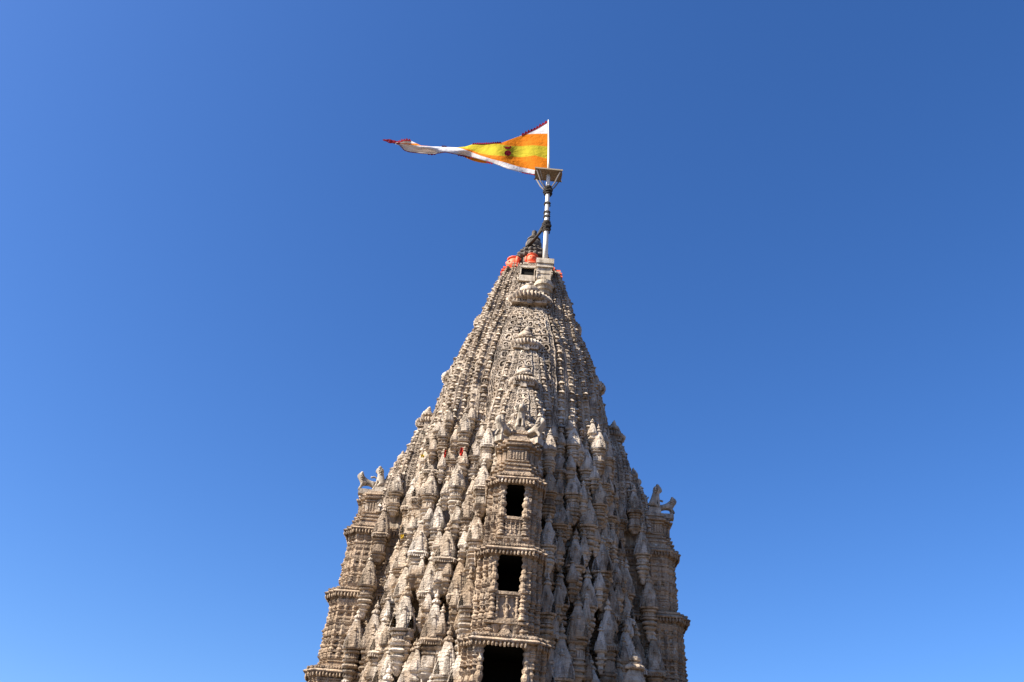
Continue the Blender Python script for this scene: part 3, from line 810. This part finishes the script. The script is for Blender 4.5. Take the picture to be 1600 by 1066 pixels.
m.build('kalasha', M_DARK, tower, smooth=False)

# small window and its sill under the front cornice
m = MB()
wx = -.17; A, B_ = .62, .40
m.box(wx-A, wx-A+.08, -2.80, -1.6, 38.580, 39.300); m.box(wx+B_-.06, wx+B_, -2.80, -1.6, 38.580, 39.300)
m.box(wx-A, wx+B_, -2.84, -1.6, 39.300, 39.450)
m.box(wx-A-.03, wx+B_+.03, -2.90, -1.7, 38.120, 38.580)
m.build('window_frame', M_PALE, tower)
m = MB(); m.box(wx-A+.083, wx+B_-.063, -2.70, -1.9, 38.585, 39.295); m.build('window_recess', M_ROOM, tower)  # solid box, its near-black colour stands in for shade inside the window
# bracket that carries the flagpole
PX, PY = .87, -2.72
m = MB()
m.box(PX-.60, PX+.60, PY-.56, PY+1.0, 39.450, 39.850)
m.box(PX-.54, PX+.54, PY-.50, PY+1.0, 39.220, 39.450)
m.box(PX-.58, PX+.58, PY-.54, PY+1.0, 39.120, 39.220)
m.box(PX-.48, PX+.48, PY-.44, PY+1.0, 38.020, 39.120)
for x in (-.55, .40):
    m.box(PX+x, PX+x+.15, PY-.50, PY+.2, 38.720, 38.800); m.box(PX+x, PX+x+.15, PY-.50, PY+.2, 38.550, 38.630); m.box(PX+x, PX+x+.07, PY-.49, PY+.2, 38.200, 38.950)
m.box(PX-.46, PX+.3, PY-.47, PY-.4, 38.600, 38.650)
for q in range(7):
    m.box(PX-.40+q*.1, PX-.34+q*.1, PY-.49, PY-.4, 38.150, 38.340)
m.box(PX+.16, PX+.42, PY-.52, PY-.3, 38.020, 38.450)
m.lathe((PX, PY-.05, 36.500), [(0, .10), (.04, .22), (.12, .27), (.2, .2), (.28, .22), (.45, .36), (.48, .46), (.58, .50), (.62, .42), (.74, .48), (.78, .58), (.9, .62), (.94, .52), (1.06, .58), (1.12, .68), (1.28, .70), (1.34, .60), (1.52, .60)], n=28)
m.box(PX-.2, PX+.2, PY+.1, PY+1.0, 36.600, 38.020)
m.build('flagpole_bracket', M_PALE, tower)
# vermilion smears on the crown edges
for sgx, a0, a1, f0, f1 in ((-1, .40, 1.0, 0, 1), (1, .95, 1.0, .0, 1)):
    for zlo, zhi, hh in ((39.770, 39.900, 2.155), (39.915, 40.050, 1.97), (40.055, 40.180, 2.115), (40.215, 40.320, 1.92), (40.325, 40.465, 2.0)):
        m = MB(); x0, x1 = sorted((sgx*a0*hh*.8, sgx*hh*.80)); m.box(x0, x1, -hh*.80, -hh*.5, zlo, zhi)
        x0, x1 = sorted((sgx*hh*.8, sgx*hh*1.005)); m.box(x0, x1, -hh*.66, hh*.5, zlo, zhi)
        m.build('painted_course', M_ORANGE, tower)
# ------------------------------------------------------------------ painted faces on the crown
def guardian(front=True):
    m = MB(); n, q = 20, 14; V = []
    for i in range(q+1):
        ph = -pi/2+pi*i/q
        for j in range(n):
            th = 2*pi*j/n
            x = .40*cos(ph)*sin(th); y = -.34*cos(ph)*cos(th); z = .44*sin(ph)
            r = max(0, cos(th))*cos(ph)
            if y < 0:
                y -= .14*math.exp(-((x/.07)**2+((z+.03)/.13)**2))        # nose
                y -= .06*math.exp(-((x/.18)**2+((z+.24)/.05)**2))        # lips
                y -= .07*(math.exp(-(((x-.15)/.11)**2+((z-.12)/.05)**2))+math.exp(-(((x+.15)/.11)**2+((z-.12)/.05)**2)))  # brows
                y += .07*(math.exp(-(((x-.15)/.09)**2+((z-.03)/.04)**2))+math.exp(-(((x+.15)/.09)**2+((z-.03)/.04)**2)))  # sockets
                y -= .05*(math.exp(-(((x-.2)/.1)**2+((z+.14)/.1)**2))+math.exp(-(((x+.2)/.1)**2+((z+.14)/.1)**2)))
            V.append((x, y, z+.5))
    F = [[i*n+j, i*n+(j+1) % n, (i+1)*n+(j+1) % n, (i+1)*n+j] for i in range(q) for j in range(n)]
    m.add(V, F)
    for sg in (-1, 1):
        m.lathe((sg*.43, 0, .30), [(0, .03), (.05, .09), (.3, .1), (.45, .08), (.5, .02)], n=10)
        m.lathe((sg*.15, -.325, .52), [(-.035, .02), (-.02, .05), (.02, .05), (.035, .02)], n=8)
    m.lathe((0, 0, .0), [(-.1, .5), (0, .5), (.05, .38), (.12, .26), (.2, .24)], n=16)
    m.lathe((0, .02, .8), [(0, .36), (.06, .38), (.12, .3), (.18, .16), (.24, .13), (.3, .03)], n=16)
    return m
g0 = guardian().build('painted_face_sculpture', M_ORANGE, smooth=True)
lab = ['vermilion painted stone face at the spire top, fully facing the viewer left of the pole', 'vermilion painted stone head in profile on the left edge of the spire top',
       'vermilion painted stone head mostly hidden behind the pole foot on the right']
for i, (x, y, z, a, s_) in enumerate([(-.02, -1.55, 40.52, 0, 1.0), (-1.32, -.75, 40.38, -pi/2+.45, 1.35), (1.30, -.6, 40.45, pi/2-.1, .85)]):
    g = g0 if i == 0 else g0.copy()
    if i: COL.objects.link(g)
    g.location = (x, y, z); g.rotation_euler = (0, 0, a); g.scale = (s_, s_, s_)
    tag(g, lab[i], 'sculpture', 'painted faces around the spire top')

# ------------------------------------------------------------------ lions
def lion_mesh(pose):
    me = bpy.data.meshes.new('lion_statue')
    if pose == 'stand':
        J = {'hip': (0, .42, .55, .2), 'mid': (0, .15, .56, .17), 'chest': (0, -.18, .62, .24), 'neck': (0, -.34, .82, .22), 'head': (0, -.46, .98, .17), 'muz': (0, -.64, .93, .09),
             'fl1': (.14, -.24, .4, .09), 'fl2': (.14, -.28, .2, .085), 'fl3': (.14, -.33, .03, .075), 'fr1': (-.14, -.24, .4, .09), 'fr2': (-.14, -.36, .24, .085), 'fr3': (-.14, -.44, .04, .075),
             'bl1': (.14, .44, .38, .12), 'bl2': (.14, .56, .22, .08), 'bl3': (.14, .48, .03, .075), 'br1': (-.14, .44, .38, .12), 'br2': (-.14, .56, .22, .08), 'br3': (-.14, .48, .03, .075),
             't1': (0, .62, .62, .06), 't2': (0, .68, .86, .05), 't3': (0, .46, 1.0, .06), 't4': (0, .2, .92, .10), 'e1': (.1, -.4, 1.16, .045), 'e2': (-.1, -.4, 1.16, .045)}
        Ed = [('hip', 'mid'), ('mid', 'chest'), ('chest', 'neck'), ('neck', 'head'), ('head', 'muz'), ('chest', 'fl1'), ('fl1', 'fl2'), ('fl2', 'fl3'), ('chest', 'fr1'), ('fr1', 'fr2'), ('fr2', 'fr3'),
              ('hip', 'bl1'), ('bl1', 'bl2'), ('bl2', 'bl3'), ('hip', 'br1'), ('br1', 'br2'), ('br2', 'br3'), ('hip', 't1'), ('t1', 't2'), ('t2', 't3'), ('t3', 't4'), ('head', 'e1'), ('head', 'e2')]
    else:   # sitting upright
        J = {'hip': (0, .3, .22, .22), 'mid': (0, .14, .5, .19), 'chest': (0, -.02, .78, .22), 'neck': (0, -.0, 1.08, .19), 'head': (0, -.2, 1.28, .18), 'muz': (0, -.38, 1.12, .10),
             'fl1': (.12, -.12, .55, .09), 'fl2': (.12, -.14, .28, .07), 'fl3': (.12, -.22, .04, .08), 'fr1': (-.12, -.12, .55, .09), 'fr2': (-.12, -.14, .28, .07), 'fr3': (-.12, -.22, .04, .08),
             'bl1': (.2, .12, .24, .12), 'bl3': (.2, -.08, .05, .08), 'br1': (-.2, .12, .24, .12), 'br3': (-.2, -.08, .05, .08),
             't1': (0, .5, .2, .05), 't2': (0, .56, .5, .04), 't3': (0, .42, .72, .06), 'e1': (.1, -.14, 1.46, .045), 'e2': (-.1, -.14, 1.46, .045)}
        Ed = [('hip', 'mid'), ('mid', 'chest'), ('chest', 'neck'), ('neck', 'head'), ('head', 'muz'), ('chest', 'fl1'), ('fl1', 'fl2'), ('fl2', 'fl3'), ('chest', 'fr1'), ('fr1', 'fr2'), ('fr2', 'fr3'),
              ('hip', 'bl1'), ('bl1', 'bl3'), ('hip', 'br1'), ('br1', 'br3'), ('hip', 't1'), ('t1', 't2'), ('t2', 't3'), ('head', 'e1'), ('head', 'e2')]
    ks = list(J); me.from_pydata([J[q][:3] for q in ks], [(ks.index(a), ks.index(b)) for a, b in Ed], [])
    o = bpy.data.objects.new('lion_statue', me); COL.objects.link(o)
    o.modifiers.new('skin', 'SKIN'); sb = o.modifiers.new('sub', 'SUBSURF'); sb.levels = 1; sb.render_levels = 1
    for i, q in enumerate(ks):
        r = J[q][3]; me.skin_vertices[0].data[i].radius = (r, r)
    me.skin_vertices[0].data[0].use_root = True
    bpy.context.view_layer.update()
    dg = bpy.context.evaluated_depsgraph_get(); ev = o.evaluated_get(dg); nm = bpy.data.meshes.new_from_object(ev)
    o.modifiers.clear(); o.data = nm; nm.materials.clear(); nm.materials.append(M_LION)
    nm.polygons.foreach_set('use_smooth', [True]*len(nm.polygons))
    # mane: rings of curls round the neck and head
    mm = MB(); c = np.array(J['neck'][:3]); hd = np.array(J['head'][:3])
    for rr_, cc in ((.22, c), (.21, (c+hd)/2), (.19, hd+np.array([0, .06, 0]))):
        for t in np.arange(0, 2*pi, .62):
            p = cc+np.array([rr_*cos(t), .04, rr_*sin(t)])
            mm.lathe((p[0], p[1], p[2]-.06), [(0, .03), (.03, .09), (.09, .09), (.14, .03)], n=6)
    h = mm.build('mane', M_LION, o, smooth=True)
    m2 = MB(); y0, y1 = (-.5, .62) if pose == 'stand' else (-.32, .5)
    m2.box(-.24, .24, y0+.10, y1-.04, -.30, .03)
    m2.build('plinth', M_LION, o)
    return o
LS, LT = lion_mesh('stand'), lion_mesh('sit')
used = set()
lions = [
    (LS, (-9.05, -.45, 23.2), -pi/2+.1, .95, 'stone lion striding outward at the outer end of the left balcony roof'),
    (LT, (-8.2, -.75, 23.25), -pi/2-.1, .95, 'stone lion sitting upright on the left balcony roof, nearer the spire'),
    (LS, (-.85, -8.55, 23.2), -.75, 1.0, 'small stone lion on the left of the group over the central top balcony'),
    (LT, (.0, -8.2, 24.0), 0, 1.0, 'upright stone lion highest in the middle of the group over the central top balcony'),
    (LS, (.80, -8.5, 23.2), .85, 1.05, 'stone lion with raised head on the right of the group over the central top balcony'),
    (LT, (8.45, -.7, 23.3), pi/2+.1, 1.05, 'tall sitting stone lion on the right balcony roof, nearer the spire'),
    (LS, (9.15, -.4, 23.1), pi/2-.1, .95, 'lower stone lion at the outer end of the right balcony roof'),
]
for src, loc, rz, s_, lb in lions:
    o = src if src.name not in used else copy_tree(src)
    used.add(src.name)
    o.location = loc; o.rotation_euler = (0, 0, rz); o.scale = (s_, s_, s_)
    tag(o, lb, 'statue', 'stone lions on the balcony roofs')
m = MB(); m.box(-.4, .4, -8.6, -7.4, 23.15, 23.72); m.box(-.46, .46, -8.66, -7.4, 23.5, 23.6)
m.build('lion_pedestal', M_WALL, tower)

# ------------------------------------------------------------------ flagpole
fp = empty('flagpole', (PX, PY, 39.8)); tag(fp, 'white mast bound with dark rope standing on the bracket at the spire top', 'flagpole')
def loc(V): return np.asarray(V, float)-np.array([PX, PY, 39.8])
def bend(z): return -.018*z-.0022*max(0, z-7)**2*1.6     # the mast leans and bows to the left
ZP = 48.2-39.8
m = MB(); m.tube([(bend(z), 0, z) for z in (0, 2, 4, 6, 8, ZP)], [.19, .175, .16, .15, .14, .13], 14); m.build('mast', M_POLE, fp, smooth=True)
m = MB(); m.tube([(bend(z), 0, z) for z in (ZP, 10, 11, 12, 13, 14.25)], [.10, .09, .08, .07, .06, .03], 10); m.build('mast_top', M_POLE, fp, smooth=True)
def wrap(z, h, r, turns):
    mm = MB(); pts = []
    for i in range(int(turns*10)+1):
        t = i/10*2*pi; rr_ = r+.03*sin(i*1.7); pts.append((bend(z)+rr_*cos(t), rr_*sin(t), z+h*i/(turns*10)+.02*sin(i*2.3)))
    mm.tube(pts, .055, 6); return mm.build('rope_binding', M_ROPE, fp, smooth=True)
wrap(2.85, .95, .22, 9); wrap(3.15, .5, .29, 4)
for z in (4.15, 4.55, 5.4): wrap(z, .16, .19, 2)
wrap(6.4, .7, .22, 7); wrap(6.55, .5, .30, 4)
for i in range(3):
    m = MB(); a = np.array([-.15-.05*i, .0, 3.35+.12*i]); b = loc([(-.50+.1*i, -.72, 42.9)])[0]
    m.tube([a, (a+b)/2+np.array([0, 0, -.10-.05*i]), b], [.08, .10, .08], 7); m.build('stay_rope', M_ROPE, fp, smooth=True)
ctr = bend(ZP)
pl_ = empty('platform', (ctr, 0, ZP), fp); pl_.rotation_euler = (radians(-4), radians(2.2), 0)
for i in range(4):
    m = MB(); m.box(-1.0+rng.uniform(-.03, .03), 1.0+rng.uniform(-.03, .03), -.52+i*.265, -.52+i*.265+.25, 0, .06); m.build('plank', M_PLANK, pl_)
for y in (-.56, .54):
    m = MB(); m.box(-1.03, 1.03, y, y+.035, -.04, .09); m.build('edge_board', M_PLANK, pl_)
for x in (-.85, .75):
    m = MB(); m.box(x, x+.1, -.5, .52, -.07, -.003); m.build('batten', M_PLANK, pl_)
for sx in (-1, 1):
    for sy in (-1, 1):
        m = MB(); m.tube([(bend(7.0)+sx*.12, sy*.1, 6.8), (ctr+sx*.50, sy*.25, 7.4), (ctr+sx*.86, sy*.48, ZP-.06)], .055, 6); m.build('brace', M_IRON, fp)
m = MB(); m.tube([(ctr-.12, -.1, 6.8), (ctr-.42, -.5, 7.5), (ctr-.66, -.55, ZP)], .025, 5); m.build('cord', M_ROPE, fp)

# ------------------------------------------------------------------ flag
# outline and stripe borders measured along the cloth: x -> y of each line (photo units turned into places on the wind plane)
def poly(*p): a = np.array(sorted(p)); return lambda x: np.interp(x, a[:, 0], a[:, 1])
TOP = poly((856, 190), (848, 195), (838, 201), (821, 209), (803, 216), (784, 223), (762, 224.5), (740, 225), (728, 229), (714, 230.5), (696, 229.6), (676, 229), (658, 227.5), (648, 223), (641, 219.5), (632, 219), (624, 222), (618, 223.5))
L1 = poly((856, 209), (838, 209), (821, 210), (810, 213.5), (784, 223), (740, 225), (618, 224))
L2 = poly((856, 229), (833, 227), (813, 228.5), (795, 228), (781, 225.5), (762, 224.5), (740, 225), (728, 229), (714, 230.5), (696, 229.6), (618, 224))
L3 = poly((856, 248.5), (836, 243), (813, 246), (795, 244), (769, 243), (750, 240), (735, 234), (722, 231), (714, 230.6), (696, 229.6), (618, 224))
L4 = poly((856, 265.5), (837, 266), (813, 261.5), (789, 254), (766, 248), (750, 243), (737, 238), (724, 233), (714, 230.7), (696, 229.6), (676, 229), (658, 228), (618, 224))
BOT = poly((856, 266.5), (846, 267.5), (839, 269), (835, 273), (813, 269), (795, 264.5), (766, 254), (745, 248), (720, 242.7), (696, 238), (676, 241), (660, 240), (650, 239), (640, 238), (632, 235.5), (624, 227), (618, 225))
XS = np.r_[np.linspace(618, 856, 160)]
def wave(x, t):
    s_ = (856-x)/238.0
    return -2.4+(.15+.45*s_)*sin(s_*13+1.2*t)*min(1, s_*6)+.10*sin(s_*31+3*t)+.25*s_*sin(t*4+s_*5)+.05*sin(x*.10+t*5)*min(1, s_*5)
def fpt(x, y, t): return un(x, y, wave(x, t))
C0 = un(856, 230, -2.4)
xfit = lambda x: x
mb = MB(); lines = [TOP, L1, L2, L3, L4, BOT]; segs = 5
g = []
for x in XS:
    ys = [f(x) for f in lines]
    for i in range(1, 6): ys[i] = max(ys[i], ys[i-1])
    if x < 690:    # all of the pale stripe past the fold
        pass
    col = []
    for i in range(5):
        for q in range(segs): col.append(ys[i]+(ys[i+1]-ys[i])*q/segs)
    col.append(ys[5]); H = max(ys[5]-ys[0], .01)
    g.append([fpt(x, y, (y-ys[0])/H) for y in col])
nr = 5*segs+1; V = [p for c in g for p in c]; F = []; MI = []
for i in range(len(XS)-1):
    for j in range(nr-1):
        F.append([i*nr+j, i*nr+j+1, (i+1)*nr+j+1, (i+1)*nr+j]); MI.append([0, 1, 2, 1, 0][j//segs])
flag = empty('flag', tuple(C0)); tag(flag, 'long triangular pennant striped white, orange and yellow with red edging, streaming left from the mast', 'flag')
me = bpy.data.meshes.new('cloth'); me.from_pydata((np.array(V)-C0).tolist(), [], F)
M_FW, M_FO, M_FY, M_FR = cloth('white_flag_cloth', (.78, .74, .74)), cloth('orange_flag_cloth', (.78, .235, .01)), cloth('yellow_flag_cloth', (.58, .47, .03)), cloth('dark_red_trim', (.27, .008, .02))
for q in (M_FW, M_FO, M_FY): me.materials.append(q)
me.polygons.foreach_set('material_index', MI); me.polygons.foreach_set('use_smooth', [True]*len(F)); me.update()
fo = bpy.data.objects.new('cloth', me); COL.objects.link(fo); fo.parent = flag
sm = fo.modifiers.new('thick', 'SOLIDIFY'); sm.thickness = .015
# orange fold hanging under the pale stripe
m = MB(); Rr = []
V = []
xs2 = np.linspace(722, 768, 24)
for x in xs2:
    s_ = (x-722)/46; y0 = float(BOT(x))-1.5; y1 = y0+1+5.5*sin(pi*s_)**.7
    for q in range(4): V.append(un(x, y0+(y1-y0)*q/3, wave(x, 1)+.12+.05*q)-C0)
m.add(V, [[i*4+j, i*4+j+1, i*4+5+j, i*4+4+j] for i in range(23) for j in range(3)]); m.build('folded_edge', M_FO, flag, smooth=True)
# scalloped trim
def trim(pts, base, up, dens):
    m = MB()
    x0, x1 = pts; n = int(abs(x1-x0)/dens)+1
    for i in range(n):
        xa = x0+(x1-x0)*i/n; xb = x0+(x1-x0)*(i+1)/n; xm = xa*.35+xb*.65
        t = 0 if up > 0 else 1
        h = up*rng.uniform(.8, 1.2)
        A = un(xa, base(xa)+up*.25, wave(xa, t)-.02); B = un(xb, base(xb)+up*.25, wave(xb, t)-.02); Cc = un(xm, base(xm)-h, wave(xm, t)-.05)
        A2 = un(xa, base(xa)-up*.2, wave(xa, t)-.02); B2 = un(xb, base(xb)-up*.2, wave(xb, t)-.02)
        off = np.array([0, .03, 0])
        P = [A-C0, B-C0, B2-C0, Cc-C0, A2-C0]; m.add(P+[p+off for p in P], [[0, 1, 2, 3, 4], [9, 8, 7, 6, 5], [0, 5, 6, 1], [1, 6, 7, 2], [2, 7, 8, 3], [3, 8, 9, 4], [4, 9, 5, 0]])
    o = m.build('scalloped_trim', M_FR, flag)
trim((855, 815), TOP, 3.8, 5.0); trim((783, 738), TOP, 2.2, 3.6); trim((642, 622), TOP, 3.2, 5); trim((698, 690), TOP, 2.4, 4); trim((836, 815), BOT, -1.0, 4); trim((770, 760), BOT, -2.2, 5); trim((737, 715), BOT, -1.8, 4); trim((682, 668), BOT, -1.6, 5)
m = MB()
for dy in (0, 1.0, -.8):
    m.tube([un(625-k_*3.0, 223.5+dy*(.5+.3*k_ % 2)-k_*.55, -2.2) - C0 for k_ in range(10)], [.05, .075, .05, .07, .04, .07, .04, .055, .03, .01], 6)
m.build('tassel', M_FR, flag)
def hem(f, x0, x1, t, r):
    mm = MB(); mm.tube([un(x, f(x), wave(x, t)-.02)-C0 for x in np.linspace(x0, x1, 50)], r, 5); mm.build('hem', M_FR, flag)
hem(BOT, 624, 740, 1, .022)
# sun and moon appliques
def emb(cx, cy, outl):
    m = MB(); n = len(outl); off = np.array([0, -.022, 0])
    V = [un(cx+a, cy+b, wave(cx+a, (cy+b-float(TOP(cx)))/(float(BOT(cx))-float(TOP(cx)))))-C0+off for a, b in outl]; V += [v-np.array([0, .012, 0]) for v in V]
    m.add(V, [list(range(n)), list(range(n, 2*n))[::-1]]+[[i, (i+1) % n, n+(i+1) % n, n+i] for i in range(n)]); m.build('emblem', M_FR, flag)
emb(793.5, 239.3, [(5.2*cos(t), 4.6*sin(t)*(1 if sin(t) > 0 else .8)) for t in np.arange(0, 2*pi, .4)])
emb(793, 231, [(-7, -1.8), (-2, -1.4), (3, -1.2), (5, -2.6), (6.2, -.5), (4, 1.6), (0, 2.4), (-3, 1.0)])

# ------------------------------------------------------------------ scraps of cloth caught on the carving
def scrap(px, py, Y, wd, ht, mat, lb, cat='cloth'):
    p = un(px, py, Y); m = MB(); V = []; n = 6
    for i in range(n+1):
        for j in range(4):
            V.append(((j/3-.5)*wd*(1-.2*sin(i*1.4)), -.06*sin(j*2.1+i*.9)-.05, -ht*i/n+.04*sin(j*3+i)))
    m.add(V, [[i*4+j, i*4+j+1, i*4+5+j, i*4+4+j] for i in range(n) for j in range(3)])
    V2 = [(a, b+.03, c) for a, b, c in V]; m.add(V2, [[i*4+j, i*4+4+j, i*4+5+j, i*4+j+1] for i in range(n) for j in range(3)])
    o = m.build('cloth_scrap', mat, None, smooth=True, loc=tuple(p)); tag(o, lb, cat, 'cloth scraps caught on the carving'); return o
scrap(722, 700, -6.3, .16, .5, M_RED, 'bright red cloth strip hanging between turrets left of the spire centre')
scrap(696, 704, -6.2, .09, .45, M_RED, 'thin dark red strip beside the turret, left of the bright red one')
scrap(661, 711, -5.9, .18, .16, M_YEL, 'yellow scrap high on the left flank of the spire')
scrap(629, 836, -6.9, .14, .2, M_YEL, 'yellow scrap above a pale turret on the lower left')

# ------------------------------------------------------------------ ground
m = MB(); m.add([(-2500, -2500, 0), (2500, -2500, 0), (2500, 2500, 0), (-2500, 2500, 0)], [[0, 1, 2, 3]])
g = m.build('ground', M_GROUND); tag(g, kind='structure')
